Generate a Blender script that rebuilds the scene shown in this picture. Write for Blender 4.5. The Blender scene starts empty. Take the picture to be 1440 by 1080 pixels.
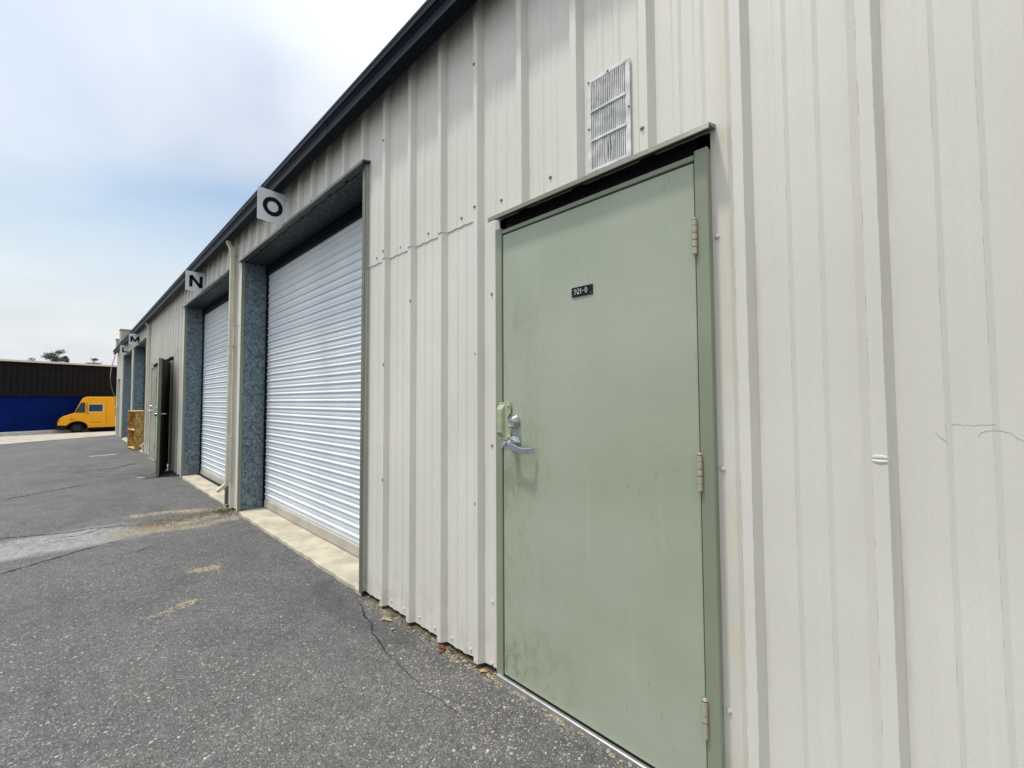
import bpy, bmesh, math, random
from mathutils import Vector, Matrix
import numpy as np
R = math.radians
random.seed(7)
rng = np.random.default_rng(7)
scn = bpy.context.scene
COL = scn.collection

# ------------------------------------------------------------------ camera
cam_d = bpy.data.cameras.new('camera')
cam = bpy.data.objects.new('camera', cam_d); COL.objects.link(cam); scn.camera = cam
cam_d.sensor_fit = 'HORIZONTAL'; cam_d.sensor_width = 36.0
cam_d.lens = 568.88 / 1440 * 36.0
cam_d.clip_start = 0.02; cam_d.clip_end = 3000
CAM = Vector((1.3707, -1.4397, 1.3156))
rt = Vector((0.73934, 0.67332, -0.0047)); up = Vector((0.02932, -0.02522, 0.99925)); fw = rt.cross(up) * -1
rt.normalize(); fw = Vector((-0.6727, 0.73892, 0.03839)).normalized(); up = rt.cross(fw).normalized(); rt = fw.cross(up)
cam.matrix_world = Matrix(((rt.x, up.x, -fw.x, CAM.x), (rt.y, up.y, -fw.y, CAM.y), (rt.z, up.z, -fw.z, CAM.z), (0, 0, 0, 1)))

# ------------------------------------------------------------------ sky and sun
SUN = Vector((-0.55, -1.0, 3.2)).normalized()          # towards the sun
sun_el = math.asin(SUN.z); sun_az = math.atan2(SUN.x, SUN.y)
w = bpy.data.worlds.new('World'); scn.world = w; w.use_nodes = True
nt = w.node_tree; N = nt.nodes; L = nt.links
for n in list(N): N.remove(n)
def wn(t, **k):
    n = N.new(t)
    for a, v in k.items(): setattr(n, a, v)
    return n
def wmath(op, a, b=None):
    n = wn('ShaderNodeMath', operation=op)
    for i, v in enumerate((a, b)):
        if v is None: continue
        if hasattr(v, 'links'): L.new(v, n.inputs[i])
        else: n.inputs[i].default_value = v
    return n.outputs[0]
out = wn('ShaderNodeOutputWorld'); bg = wn('ShaderNodeBackground'); bg.inputs[1].default_value = 0.1
L.new(bg.outputs[0], out.inputs[0])
sky = wn('ShaderNodeTexSky', sky_type='NISHITA'); sky.sun_disc = False
sky.sun_elevation = sun_el; sky.sun_rotation = sun_az; sky.air_density = 1.6; sky.dust_density = 0.8
tc = wn('ShaderNodeTexCoord'); sep = wn('ShaderNodeSeparateXYZ'); L.new(tc.outputs['Generated'], sep.inputs[0])
zc = wmath('ADD', wmath('MAXIMUM', sep.outputs[2], 0.0), 0.22)
cmb = wn('ShaderNodeCombineXYZ')
L.new(wmath('DIVIDE', sep.outputs[0], zc), cmb.inputs[0]); L.new(wmath('DIVIDE', sep.outputs[1], zc), cmb.inputs[1])
mp = wn('ShaderNodeMapping'); L.new(cmb.outputs[0], mp.inputs[0])
SKY_OFF = (27.6424, -39.3808, 23.4111); mp.inputs[1].default_value = SKY_OFF
no = wn('ShaderNodeTexNoise'); L.new(mp.outputs[0], no.inputs['Vector'])
no.inputs['Scale'].default_value = 0.62; no.inputs['Detail'].default_value = 5; no.inputs['Roughness'].default_value = 0.42; no.inputs['Distortion'].default_value = 0.3
cr = wn('ShaderNodeMapRange', interpolation_type='SMOOTHSTEP'); L.new(no.outputs[0], cr.inputs[0])
cr.inputs[1].default_value = 0.33; cr.inputs[2].default_value = 0.57
# veil thickens towards the horizon
hz = wn('ShaderNodeMapRange'); L.new(sep.outputs[2], hz.inputs[0]); hz.inputs[1].default_value = 0.08; hz.inputs[2].default_value = 0.42
hz.inputs[3].default_value = 0.97; hz.inputs[4].default_value = 0.04
cov = wmath('MAXIMUM', cr.outputs[0], hz.outputs[0])
no2 = wn('ShaderNodeTexNoise'); L.new(mp.outputs[0], no2.inputs['Vector']); no2.inputs['Scale'].default_value = 1.9; no2.inputs['Detail'].default_value = 7
dens = wn('ShaderNodeMapRange'); L.new(no2.outputs[0], dens.inputs[0]); dens.inputs[1].default_value = .25; dens.inputs[2].default_value = .75; dens.inputs[3].default_value = .92; dens.inputs[4].default_value = 1.12
dot = wn('ShaderNodeVectorMath', operation='DOT_PRODUCT'); L.new(tc.outputs['Generated'], dot.inputs[0]); dot.inputs[1].default_value = SUN
glow = wmath('MULTIPLY', wmath('POWER', wmath('MAXIMUM', dot.outputs['Value'], 0.0), 5.0), 16.0)
zen = wmath('ADD', wmath('MULTIPLY', wmath('MAXIMUM', sep.outputs[2], 0.0), 1.1), 6.1)
lum = wmath('MULTIPLY', wmath('ADD', zen, glow), dens.outputs[0])
cc = wn('ShaderNodeVectorMath', operation='SCALE'); cc.inputs[0].default_value = (0.955, 0.985, 1.02); L.new(lum, cc.inputs['Scale'])
skyg = wn('ShaderNodeVectorMath', operation='SCALE'); L.new(sky.outputs[0], skyg.inputs[0]); skyg.inputs['Scale'].default_value = 1.08
mx = wn('ShaderNodeMix', data_type='RGBA'); L.new(cov, mx.inputs[0]); L.new(skyg.outputs[0], mx.inputs[6]); L.new(cc.outputs[0], mx.inputs[7])
L.new(mx.outputs[2], bg.inputs[0])

sl = bpy.data.lights.new('sun', 'SUN'); sl.energy = 2.1; sl.angle = R(5); sl.color = (1.0, 0.95, 0.87)
so = bpy.data.objects.new('sun', sl); COL.objects.link(so)
so.rotation_euler = (-SUN).to_track_quat('-Z', 'Y').to_euler()
so.location = (0, -5, 20)
vs = scn.view_settings; vs.view_transform = 'Standard'; vs.look = 'None'; vs.exposure = 0.42; vs.gamma = 1; vs.use_curve_mapping = False

# ------------------------------------------------------------------ material helpers
class NB:
    def __init__(s, name):
        s.m = bpy.data.materials.new(name); s.m.use_nodes = True
        s.t = s.m.node_tree; s.n = s.t.nodes; s.b = s.n['Principled BSDF']
        s.tc = s.n.new('ShaderNodeTexCoord'); s.co = s.tc.outputs['Object']
    def set(s, sock, v):
        if hasattr(v, 'links'): s.t.links.new(v, sock)
        else: sock.default_value = v
    def map(s, scale=(1, 1, 1), loc=(0, 0, 0), rot=(0, 0, 0), src=None):
        n = s.n.new('ShaderNodeMapping'); s.set(n.inputs[0], src or s.co)
        n.inputs[1].default_value = loc; n.inputs[2].default_value = rot; n.inputs[3].default_value = scale
        return n.outputs[0]
    def noise(s, scale, detail=4, rough=.5, vec=None, dist=0.0):
        n = s.n.new('ShaderNodeTexNoise'); s.set(n.inputs['Vector'], vec or s.co)
        n.inputs['Scale'].default_value = scale; n.inputs['Detail'].default_value = detail; n.inputs['Roughness'].default_value = rough; n.inputs['Distortion'].default_value = dist
        return n.outputs[0]
    def vor(s, scale, vec=None, feat='F1', rnd=1.0):
        n = s.n.new('ShaderNodeTexVoronoi'); n.feature = feat; s.set(n.inputs['Vector'], vec or s.co)
        n.inputs['Scale'].default_value = scale; n.inputs['Randomness'].default_value = rnd
        return n.outputs
    def math(s, op, a, b=0.0, c=None, clamp=False):
        n = s.n.new('ShaderNodeMath'); n.operation = op; n.use_clamp = clamp
        s.set(n.inputs[0], a); s.set(n.inputs[1], b)
        if c is not None: s.set(n.inputs[2], c)
        return n.outputs[0]
    def ramp(s, v, a, b, lo=0.0, hi=1.0, smooth=True):
        n = s.n.new('ShaderNodeMapRange'); n.interpolation_type = 'SMOOTHSTEP' if smooth else 'LINEAR'
        s.set(n.inputs[0], v); n.inputs[1].default_value = a; n.inputs[2].default_value = b; n.inputs[3].default_value = lo; n.inputs[4].default_value = hi
        return n.outputs[0]
    def mix(s, f, a, b, mode='MIX'):
        n = s.n.new('ShaderNodeMix'); n.data_type = 'RGBA'; n.blend_type = mode
        s.set(n.inputs[0], f)
        for i, v in ((6, a), (7, b)):
            s.set(n.inputs[i], v if hasattr(v, 'links') else (*v, 1.0) if len(v) == 3 else v)
        return n.outputs[2]
    def xyz(s, src=None):
        n = s.n.new('ShaderNodeSeparateXYZ'); s.set(n.inputs[0], src or s.co); return n.outputs
    def attr(s, name):
        n = s.n.new('ShaderNodeAttribute'); n.attribute_name = name; return n.outputs['Fac']
    def bump(s, h, strength=.3, dist=.01, prev=None):
        n = s.n.new('ShaderNodeBump'); n.inputs['Strength'].default_value = strength; n.inputs['Distance'].default_value = dist
        s.set(n.inputs['Height'], h)
        if prev is not None: s.set(n.inputs['Normal'], prev)
        return n.outputs[0]
    def fin(s, col, rough=.5, metal=0.0, normal=None, spec=.5):
        if not hasattr(col, 'links') and len(col) == 3: col = (*col, 1.0)
        s.set(s.b.inputs['Base Color'], col); s.set(s.b.inputs['Roughness'], rough); s.set(s.b.inputs['Metallic'], metal)
        s.b.inputs['Specular IOR Level'].default_value = spec
        if normal is not None: s.set(s.b.inputs['Normal'], normal)
        return s.m

def simple(name, col, rough=.5, metal=0.0, var=.12, scale=8.0, bump=.0, spec=.3):
    b = NB(name); n = b.noise(scale, 5)
    f = b.ramp(n, .3, .7, 1 - var, 1 + var * .6, False)
    sc = b.n.new('ShaderNodeVectorMath'); sc.operation = 'SCALE'; sc.inputs[0].default_value = col; b.set(sc.inputs['Scale'], f)
    nm = b.bump(b.noise(scale * 12, 3), bump, .003) if bump else None
    return b.fin(sc.outputs[0], rough, metal, nm, spec)

RIB0 = -1.0587; PITCH = 0.3048
def mat_wall():
    b = NB('painted_steel_siding'); x = b.xyz()
    base = b.mix(b.ramp(b.noise(1.1, 4), .35, .65), (.635, .612, .548), (.69, .668, .605))
    streak = b.noise(1.0, 6, .6, b.map((26, 26, .5)))
    base = b.mix(b.ramp(streak, .53, .8, 0, .24), base, (.47, .44, .37))
    base = b.mix(b.ramp(b.noise(5, 6, .65), .62, .80, 0, .22), base, (.50, .455, .36))
    # splash dirt near the ground
    low = b.math('MULTIPLY', b.ramp(x[2], .0, .35, 1, 0), b.ramp(b.noise(9, 6, .6), .4, .7))
    base = b.mix(b.math('MULTIPLY', low, .35), base, (.33, .29, .22))
    # fine orange-peel mottling of the paint
    fine = b.noise(330, 2)
    base = b.mix(b.ramp(fine, .35, .65, 0, .20), base, (.46, .455, .43))
    # chipped paint along the bent edges of the ribs
    u = b.math('FLOORED_MODULO', b.math('SUBTRACT', x[0], RIB0 + .0005), PITCH)
    e = None
    for pos, wd in ((.2738, .0011), (.3040, .0007), (.1047, .0006), (.1787, .0006)):
        q = b.math('LESS_THAN', b.math('ABSOLUTE', b.math('SUBTRACT', u, pos)), wd)
        e = q if e is None else b.math('MAXIMUM', e, q)
    chip = b.math('MULTIPLY', b.ramp(b.noise(1, 8, .75, b.map((2.5, 2.5, 11))), .46, .60), e)
    base = b.mix(b.math('MULTIPLY', chip, .50), base, (.20, .19, .165))
    # yellowed sealant strip beside the door frame
    ys_ = b.math('MULTIPLY', b.ramp(b.math('ABSOLUTE', b.math('SUBTRACT', x[0], 1.018)), .012, .045, 1, 0), b.ramp(b.noise(1, 6, .65, b.map((9, 9, 3))), .38, .62))
    base = b.mix(b.math('MULTIPLY', ys_, .30), base, (.56, .49, .33))
    # broken darker line at the foot of each rib's right slope
    cr_ = b.math('MULTIPLY', b.ramp(b.math('ABSOLUTE', b.math('SUBTRACT', u, .022)), .0, .012, 1, 0), b.ramp(b.noise(1, 7, .7, b.map((6, 6, 2.2))), .45, .7))
    base = b.mix(b.math('MULTIPLY', cr_, .35), base, (.36, .33, .26))
    v = b.vor(7, b.map((1, .2, 1)))
    spot = b.math('MULTIPLY', b.math('LESS_THAN', v['Distance'], .010), b.math('GREATER_THAN', b.xyz(v['Color'])[0], .45))
    base = b.mix(b.math('MULTIPLY', spot, .8), base, (.15, .14, .12))
    nm = b.bump(b.noise(260, 2), .12, .001)
    nm = b.bump(b.noise(2.2, 2, .4, b.map((1, 1, .45))), .55, .02, nm)
    return b.fin(base, .48, 0, nm, .35)
def mat_green(name, c1, c2, dirty=1.0):
    b = NB(name); x = b.xyz()
    base = b.mix(b.ramp(b.noise(1.6, 3), .3, .7), c1, c2)
    base = b.mix(b.ramp(b.noise(1, 5, .6, b.map((2.4, 2.4, .8))), .5, .75, 0, .25), base, [c * 1.12 for c in c2])
    if dirty:
        # hand grime near the lock side, scuffs at the foot, rubbed streaks and run marks
        d = b.math('MULTIPLY', b.ramp(x[0], .03, .42, 1, 0), b.ramp(b.noise(1, 8, .68, b.map((14, 14, 6))), .44, .68))
        d = b.math('MULTIPLY', d, b.ramp(b.math('ABSOLUTE', b.math('SUBTRACT', x[2], 1.15)), .25, .95, 1, .25))
        base = b.mix(b.math('MULTIPLY', d, .55 * dirty), base, (.155, .16, .085))
        ft = b.math('MULTIPLY', b.math('MULTIPLY', b.ramp(x[2], .10, .42, 1, 0), b.ramp(x[0], .1, .5, 1, .15)), b.ramp(b.noise(1, 7, .7, b.map((20, 20, 12), rot=(0, .7, 0))), .44, .66))
        base = b.mix(b.math('MULTIPLY', ft, .6 * dirty), base, (.15, .15, .085))
        sc = b.math('MULTIPLY', b.ramp(b.noise(1, 5, .6, b.map((60, 60, 22), rot=(0, .6, 0))), .60, .70), b.ramp(b.noise(2.6, 3), .47, .60))
        base = b.mix(b.math('MULTIPLY', sc, .45 * dirty), base, (.18, .18, .10))
        run = b.math('MULTIPLY', b.ramp(b.noise(1, 5, .6, b.map((34, 34, .7))), .56, .74), b.ramp(x[2], 2.0, .3, .2, 1))
        base = b.mix(b.math('MULTIPLY', run, .30), base, (.44, .47, .37))
        cl_ = b.ramp(b.noise(1.7, 4, .6), .42, .70)
        base = b.mix(b.math('MULTIPLY', cl_, .22), base, (.37, .41, .33))
    wv = b.noise(1, 3, .5, b.map((150, 150, 420)))
    nm = b.bump(wv, .10, .001)
    nm = b.bump(b.noise(14, 5, .6, b.map((1, 1, 1.6))), .16, .004, nm)
    nm = b.bump(b.noise(1.8, 2, .4), .5, .02, nm)
    return b.fin(base, b.ramp(b.noise(4, 5, .6), .3, .7, .26, .46), 0, nm, .5)
def mat_galv(name='spangled_galvanised_steel', k=.66):
    b = NB(name)
    v = b.vor(66, b.map((1, 1, .8), rot=(.3, .2, .5)))
    v2 = b.vor(30, b.map((1, 1, .9)))
    t = b.math('MULTIPLY_ADD', b.xyz(v['Color'])[0], .62, b.math('MULTIPLY', b.xyz(v2['Color'])[1], .38))
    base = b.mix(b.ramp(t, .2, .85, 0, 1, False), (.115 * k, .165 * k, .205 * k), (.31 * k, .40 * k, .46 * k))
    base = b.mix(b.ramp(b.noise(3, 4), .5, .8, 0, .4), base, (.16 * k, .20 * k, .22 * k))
    return b.fin(base, b.ramp(t, .2, .8, .62, .42), .25, None, .4)
def mat_roll():
    b = NB('painted_curtain_slats'); x = b.xyz()
    base = b.mix(b.ramp(b.noise(1.4, 4), .35, .65), (.64, .69, .725), (.71, .755, .785))
    base = b.mix(b.ramp(b.noise(1, 5, .6, b.map((14, 14, 1.6))), .56, .78, 0, .3), base, (.47, .49, .49))
    return b.fin(base, .36, 0, b.bump(b.noise(3, 2, .5, b.map((1, 1, 6))), .1, .004), .5)
def mat_concrete(name='pale_concrete', c=(.45, .405, .315)):
    b = NB(name)
    base = b.mix(b.ramp(b.noise(3.5, 8, .62), .32, .68), [k * .78 for k in c], [k * 1.18 for k in c])
    base = b.mix(b.ramp(b.noise(60, 4), .6, .75, 0, .35), base, [k * .5 for k in c])
    base = b.mix(b.ramp(b.noise(9, 6, .7), .62, .74, 0, .45), base, (.22, .19, .14))
    return b.fin(base, .85, 0, b.bump(b.noise(45, 6), .4, .006), .2)
def mat_asphalt():
    b = NB('worn_asphalt')
    big = b.noise(.55, 5, .55)
    mid = b.noise(4, 7, .65)
    base = b.mix(b.ramp(big, .3, .7), (.113, .113, .113), (.145, .144, .142))
    base = b.mix(b.ramp(mid, .38, .72, 0, .7), base, (.172, .171, .168))
    base = b.mix(b.ramp(b.noise(1, 6, .6, b.map((.5, 2.2, 1), rot=(0, 0, .15))), .52, .72, 0, .4), base, (.075, .075, .077))
    wn_ = b.math('MULTIPLY', b.attr('worn'), b.ramp(b.noise(6, 6, .6), .22, .6, .35, 1))
    base = b.mix(b.math('MULTIPLY', wn_, .95), base, (.34, .342, .335))
    # packed stones: every stone its own tone, dark binder between them
    v1 = b.vor(150); c1 = b.xyz(v1['Color'])
    tone = b.ramp(c1[0], 0, 1, .74, 1.24, False)
    v2 = b.vor(72, b.map((1, 1, 1), loc=(.37, .11, 0))); c2 = b.xyz(v2['Color'])
    tone = b.math('MULTIPLY', tone, b.ramp(c2[1], 0, 1, .88, 1.13, False))
    gap = b.ramp(v1['Distance'], .42, .75, 1, .60)
    tone = b.math('MULTIPLY', tone, gap)
    tone = b.math('MULTIPLY', tone, b.ramp(b.noise(24, 5, .7), .3, .7, .82, 1.16, False))
    sc = b.n.new('ShaderNodeVectorMath'); sc.operation = 'SCALE'; b.set(sc.inputs[0], base); b.set(sc.inputs['Scale'], tone); base = sc.outputs[0]
    # pale chips worn bare, three sizes
    dens = b.ramp(b.noise(1.1, 4, .6), .3, .7, .93, .76)
    warm = b.attr('warm')
    for scl, thr, rad, col in ((72, dens, .40, (.37, .36, .33)), (118, b.math('ADD', dens, -.04), .42, (.33, .325, .30)), (40, .94, .30, (.46, .44, .39))):
        v = b.vor(scl, b.map((1, 1, 1), loc=(scl * .13, .3, 0))); cx = b.xyz(v['Color'])
        thr = b.math('SUBTRACT', thr, b.math('MULTIPLY', warm, .16))
        m = b.math('MULTIPLY', b.math('GREATER_THAN', cx[0], thr), b.ramp(v['Distance'], rad * .7, rad, 1, 0))
        m = b.math('MULTIPLY', m, b.ramp(cx[1], 0, 1, .25, 1))
        base = b.mix(m, base, b.mix(b.math('MULTIPLY', warm, b.ramp(cx[2], .2, .8)), col, (.44, .36, .22)))
    # washed-out tan grit: single grains, denser towards the middle of each drift
    g1 = b.xyz(b.vor(95, b.map((1, 1, 1), loc=(.9, .2, 0)))['Color']); g2 = b.xyz(b.vor(48, b.map((1, 1, 1), loc=(.3, .8, 0)))['Color'])
    dn = b.math('ADD', b.attr('dirt'), b.ramp(b.noise(9, 8, .75), .25, .8, -.42, .36, False))
    m1 = b.math('GREATER_THAN', b.math('MULTIPLY', dn, 1.05), b.math('ADD', g1[0], .12)); m2 = b.math('GREATER_THAN', b.math('MULTIPLY', dn, .95), b.math('ADD', g2[0], .22))
    dmask = b.math('MAXIMUM', m1, m2)
    base = b.mix(b.math('MULTIPLY', dmask, .85), base, b.mix(g1[1], (.20, .155, .085), (.46, .385, .25)))
    sm = b.math('ADD', b.attr('soil_and_shade'), b.ramp(b.noise(13, 8, .72), .25, .8, -.42, .36, False))
    sm1 = b.math('GREATER_THAN', sm, b.math('ADD', g1[2], .10))
    base = b.mix(b.math('MULTIPLY', sm1, .9), base, b.mix(g2[1], (.035, .027, .014), (.13, .10, .05)))
    st = b.math('ADD', b.attr('stain'), b.ramp(b.noise(5, 7, .65), .25, .8, -.35, .3, False))
    base = b.mix(b.ramp(st, .35, .85, 0, .55), base, (.050, .051, .054))
    oil = b.math('MULTIPLY', b.ramp(b.noise(1.3, 6, .6), .60, .70), b.ramp(b.noise(17, 4), .3, .6, .3, 1))
    base = b.mix(b.math('MULTIPLY', oil, .35), base, (.055, .056, .058))
    h = b.math('MULTIPLY_ADD', b.ramp(v1['Distance'], .1, .7, 1, 0), .8, b.noise(85, 5, .65))
    nm = b.bump(h, .8, .006)
    nm = b.bump(b.noise(3.5, 4), .3, .03, nm)
    return b.fin(base, .8, 0, nm, .3)
def mat_osb():
    b = NB('oriented_strand_board')
    v = b.vor(26, b.map((1, 1, .35), rot=(.5, .4, .9), src=None)); v2 = b.vor(30, b.map((.35, 1, 1), rot=(.2, .9, .3)))
    t = b.math('MULTIPLY_ADD', b.xyz(v['Color'])[0], .5, b.math('MULTIPLY', b.xyz(v2['Color'])[0], .5))
    base = b.mix(b.ramp(t, .2, .8, 0, 1, False), (.24, .125, .022), (.55, .37, .12))
    return b.fin(base, .7, 0, None, .3)

M = {}
M['wall'] = mat_wall()
M['green'] = mat_green('sage_green_door_paint', (.315, .350, .248), (.350, .386, .295))
M['green2'] = mat_green('sage_green_frame_paint', (.205, .232, .160), (.240, .266, .188), 0)
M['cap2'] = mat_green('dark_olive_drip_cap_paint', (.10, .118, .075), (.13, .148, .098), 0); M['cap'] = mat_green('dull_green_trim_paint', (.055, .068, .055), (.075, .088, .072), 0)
M['leafd'] = simple('dark_olive_open_leaf', (.030, .032, .025), .85, 0, .25, 3, 0, .08); M['galv'] = mat_galv(); M['galvd'] = mat_galv('shaded_galvanised_lining', .13); M['roll'] = mat_roll(); M['conc'] = mat_concrete(); M['asph'] = mat_asphalt(); M['osb'] = mat_osb()
M['road'] = mat_concrete('dusty_pale_road', (.36, .33, .275)); M['kerb'] = mat_concrete('kerb_concrete', (.55, .53, .49))
M['gutter'] = simple('dark_slate_gutter_paint', (.004, .007, .013), .42, 0, .2, 3, 0, .07)
M['roof'] = simple('grey_roof_sheet', (.25, .26, .27), .5)
M['dark'] = simple('dark_interior_board', (.02, .02, .02), .9)
M['alum'] = simple('dull_aluminium', (.55, .55, .54), .38, .85, .2, 30)
M['steel'] = simple('satin_steel', (.50, .52, .55), .28, .95, .15, 40)
M['screw'] = simple('weathered_screw_head', (.30, .29, .26), .5, .4, .35, 90)
M['pcrack'] = simple('grey_hairline_crack', (.24, .22, .18), .8, 0, .4, 60); M['screwp'] = simple('painted_screw_head', (.58, .57, .53), .5, 0, .2, 90)
M['hinge'] = None
def mat_hinge():
    b = NB('painted_hinge_with_rust'); x = b.xyz()
    wv = b.math('FLOORED_MODULO', b.math('SUBTRACT', x[2], .0), .0228)
    r = b.math('MULTIPLY', b.math('LESS_THAN', b.math('ABSOLUTE', b.math('SUBTRACT', wv, .0114)), .0022), b.ramp(b.noise(40, 3), .42, .55))
    base = b.mix(b.noise(60, 4), (.30, .30, .20), (.42, .40, .29)); base = b.mix(r, base, (.23, .075, .025))
    return b.fin(base, .5)
M['hinge'] = mat_hinge()
M['guard'] = simple('cream_green_guard_paint', (.36, .38, .25), .38, 0, .15, 30)
M['cream'] = simple('cream_downspout_paint', (.60, .57, .45), .45, 0, .12, 6)
M['sign'] = simple('silver_white_sign_sheet', (.72, .77, .80), .42, 0, .06, 6)
M['black'] = simple('black_print', (.010, .010, .011), .5, 0, .1, 8, 0, .15)
M['white'] = simple('white_print', (.75, .75, .75), .5)
M['vent'] = simple('weathered_vent_paint', (.66, .66, .64), .45, 0, .30, 22)
M['rubber'] = simple('black_rubber', (.012, .012, .012), .8, 0, .12, 8, 0, .1)
M['mat'] = simple('grey_rubber_mat', (.07, .072, .075), .8, 0, .3, 12, .3)
M['paint'] = simple('worn_white_line_paint', (.50, .49, .46), .8, 0, .4, 14)
M['crack'] = simple('dark_crack_fill', (.014, .014, .014), .9)
M['leaf1'] = simple('dry_tan_leaf', (.36, .27, .15), .7, 0, .3, 30); M['leaf2'] = simple('dry_red_leaf', (.15, .045, .03), .7, 0, .3, 30)
M['moss'] = simple('small_weed_green', (.06, .10, .02), .8, 0, .4, 30)
M['wood'] = simple('pale_board_edge', (.62, .45, .22), .7, 0, .15, 10)
M['yellow'] = simple('yellow_vehicle_paint', (.80, .355, .006), .30, 0, .06, 2)
M['glass'] = simple('dark_window_glass', (.03, .06, .085), .06, 0, .3, 3)
M['bumper'] = simple('black_bumper_plastic', (.012, .012, .013), .7, 0, .12, 8, 0, .1)
M['amber'] = simple('amber_lamp', (.6, .12, .02), .2)
M['rim'] = simple('dark_wheel_rim', (.03, .03, .03), .6, .1, .12, 8, 0, .15)
M['red'] = simple('dark_red_lettering', (.16, .02, .01), .5)
M['blk_clad'] = simple('black_brown_cladding', (.012, .0112, .0122), .7, 0, .3, 2, 0, .10)
M['blue'] = simple('deep_blue_siding_paint', (.003, .014, .115), .8, 0, .18, 2, 0, .05)
M['trimw'] = simple('off_white_roof_trim', (.62, .58, .50), .6, 0, .1, 3)
M['beige'] = simple('beige_housing_paint', (.42, .39, .34), .6, 0, .2, 3)
M['cable'] = simple('grey_cable_sheath', (.18, .16, .15), .6)
M['bark'] = simple('grey_brown_bark', (.12, .10, .08), .9, 0, .3, 9, .5)
def mat_leaf(name, a, c):
    b = NB(name); i = b.n.new('ShaderNodeObjectInfo'); base = b.mix(b.ramp(b.noise(.9, 3), .3, .7), a, c)
    return b.fin(base, .7)
M['foliage'] = mat_leaf('dusty_olive_foliage', (.11, .115, .085), (.19, .19, .15))

# ------------------------------------------------------------------ geometry helpers
class MB:
    def __init__(s): s.v = []; s.f = []
    def add(s, vs, fs):
        o = len(s.v); s.v += [tuple(p) for p in vs]; s.f += [tuple(i + o for i in f) for f in fs]; return s
    def box(s, a, b):
        x0, y0, z0 = a; x1, y1, z1 = b
        return s.add([(x0, y0, z0), (x1, y0, z0), (x1, y1, z0), (x0, y1, z0), (x0, y0, z1), (x1, y0, z1), (x1, y1, z1), (x0, y1, z1)],
                     [(0, 3, 2, 1), (4, 5, 6, 7), (0, 1, 5, 4), (1, 2, 6, 5), (2, 3, 7, 6), (3, 0, 4, 7)])
    def obox(s, o, ax, ay, az):        # oriented box: corner + three edge vectors
        o = Vector(o); ax = Vector(ax); ay = Vector(ay); az = Vector(az)
        P = [o, o + ax, o + ax + ay, o + ay]; P += [p + az for p in P]
        return s.add(P, [(0, 3, 2, 1), (4, 5, 6, 7), (0, 1, 5, 4), (1, 2, 6, 5), (2, 3, 7, 6), (3, 0, 4, 7)])
    def prism(s, poly, fn, t0, t1):    # poly of 2-D points, fn(u, v, t) -> 3-D
        n = len(poly); P = [fn(u, v, t0) for u, v in poly] + [fn(u, v, t1) for u, v in poly]
        F = [tuple(range(n - 1, -1, -1)), tuple(range(n, 2 * n))] + [(i, (i + 1) % n, n + (i + 1) % n, n + i) for i in range(n)]
        return s.add(P, F)
    def sweep(s, prof, fn, t0, t1):    # open profile swept, one sheet
        n = len(prof); P = [fn(u, v, t0) for u, v in prof] + [fn(u, v, t1) for u, v in prof]
        return s.add(P, [(i, i + 1, n + i + 1, n + i) for i in range(n - 1)])
    def tube(s, pts, rad, seg=10, cap=True, square=False):
        pts = [Vector(p) for p in pts]; n = len(pts)
        rads = rad if hasattr(rad, '__len__') else [rad] * n
        o = len(s.v); ref = None
        for i, p in enumerate(pts):
            d = (pts[min(i + 1, n - 1)] - pts[max(i - 1, 0)]).normalized()
            if ref is None: ref = Vector((0, 0, 1)) if abs(d.z) < .9 else Vector((1, 0, 0))
            a = (ref - d * ref.dot(d)).normalized(); bb = d.cross(a); ref = a
            for k in range(seg):
                t = 2 * math.pi * (k + .5) / seg
                s.v.append(tuple(p + (a * math.cos(t) + bb * math.sin(t)) * rads[i]))
        for i in range(n - 1):
            for k in range(seg):
                s.f.append((o + i * seg + k, o + i * seg + (k + 1) % seg, o + (i + 1) * seg + (k + 1) % seg, o + (i + 1) * seg + k))
        if cap: s.f.append(tuple(o + k for k in range(seg))[::-1]); s.f.append(tuple(o + (n - 1) * seg + k for k in range(seg)))
        return s
    def lathe(s, prof, fn, seg=24):    # prof [(r, h)], fn(a, b, h) -> 3-D
        o = len(s.v); n = len(prof)
        for r, h in prof:
            for k in range(seg):
                t = 2 * math.pi * k / seg; s.v.append(tuple(fn(r * math.cos(t), r * math.sin(t), h)))
        for i in range(n - 1):
            for k in range(seg):
                s.f.append((o + i * seg + k, o + i * seg + (k + 1) % seg, o + (i + 1) * seg + (k + 1) % seg, o + (i + 1) * seg + k))
        s.f.append(tuple(o + k for k in range(seg))); s.f.append(tuple(o + (n - 1) * seg + k for k in range(seg)))
        return s
    def mesh(s, name, mat, smooth=False, fix=True):
        me = bpy.data.meshes.new(name); me.from_pydata(s.v, [], s.f)
        if fix:
            bm = bmesh.new(); bm.from_mesh(me); bmesh.ops.recalc_face_normals(bm, faces=bm.faces); bm.to_mesh(me); bm.free()
        if smooth: me.polygons.foreach_set('use_smooth', [True] * len(me.polygons))
        me.materials.append(mat); me.update(); return me
    def build(s, name, mat, parent=None, smooth=False, bevel=0.0, fix=True, angle=None):
        o = bpy.data.objects.new(name, s.mesh(name, mat, smooth, fix)); COL.objects.link(o); o.parent = parent
        if bevel:
            m = o.modifiers.new('bevel', 'BEVEL'); m.width = bevel; m.segments = 2; m.limit_method = 'ANGLE'; m.angle_limit = R(35)
        if angle: 
            sm = o.data; sm.polygons.foreach_set('use_smooth', [True] * len(sm.polygons)); sm.set_sharp_from_angle(angle=R(angle))
        return o
def inst(name, me, parent, loc, rot=(0, 0, 0), scale=(1, 1, 1)):
    o = bpy.data.objects.new(name, me); COL.objects.link(o); o.parent = parent; o.location = loc; o.rotation_euler = rot; o.scale = scale; return o
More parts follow.
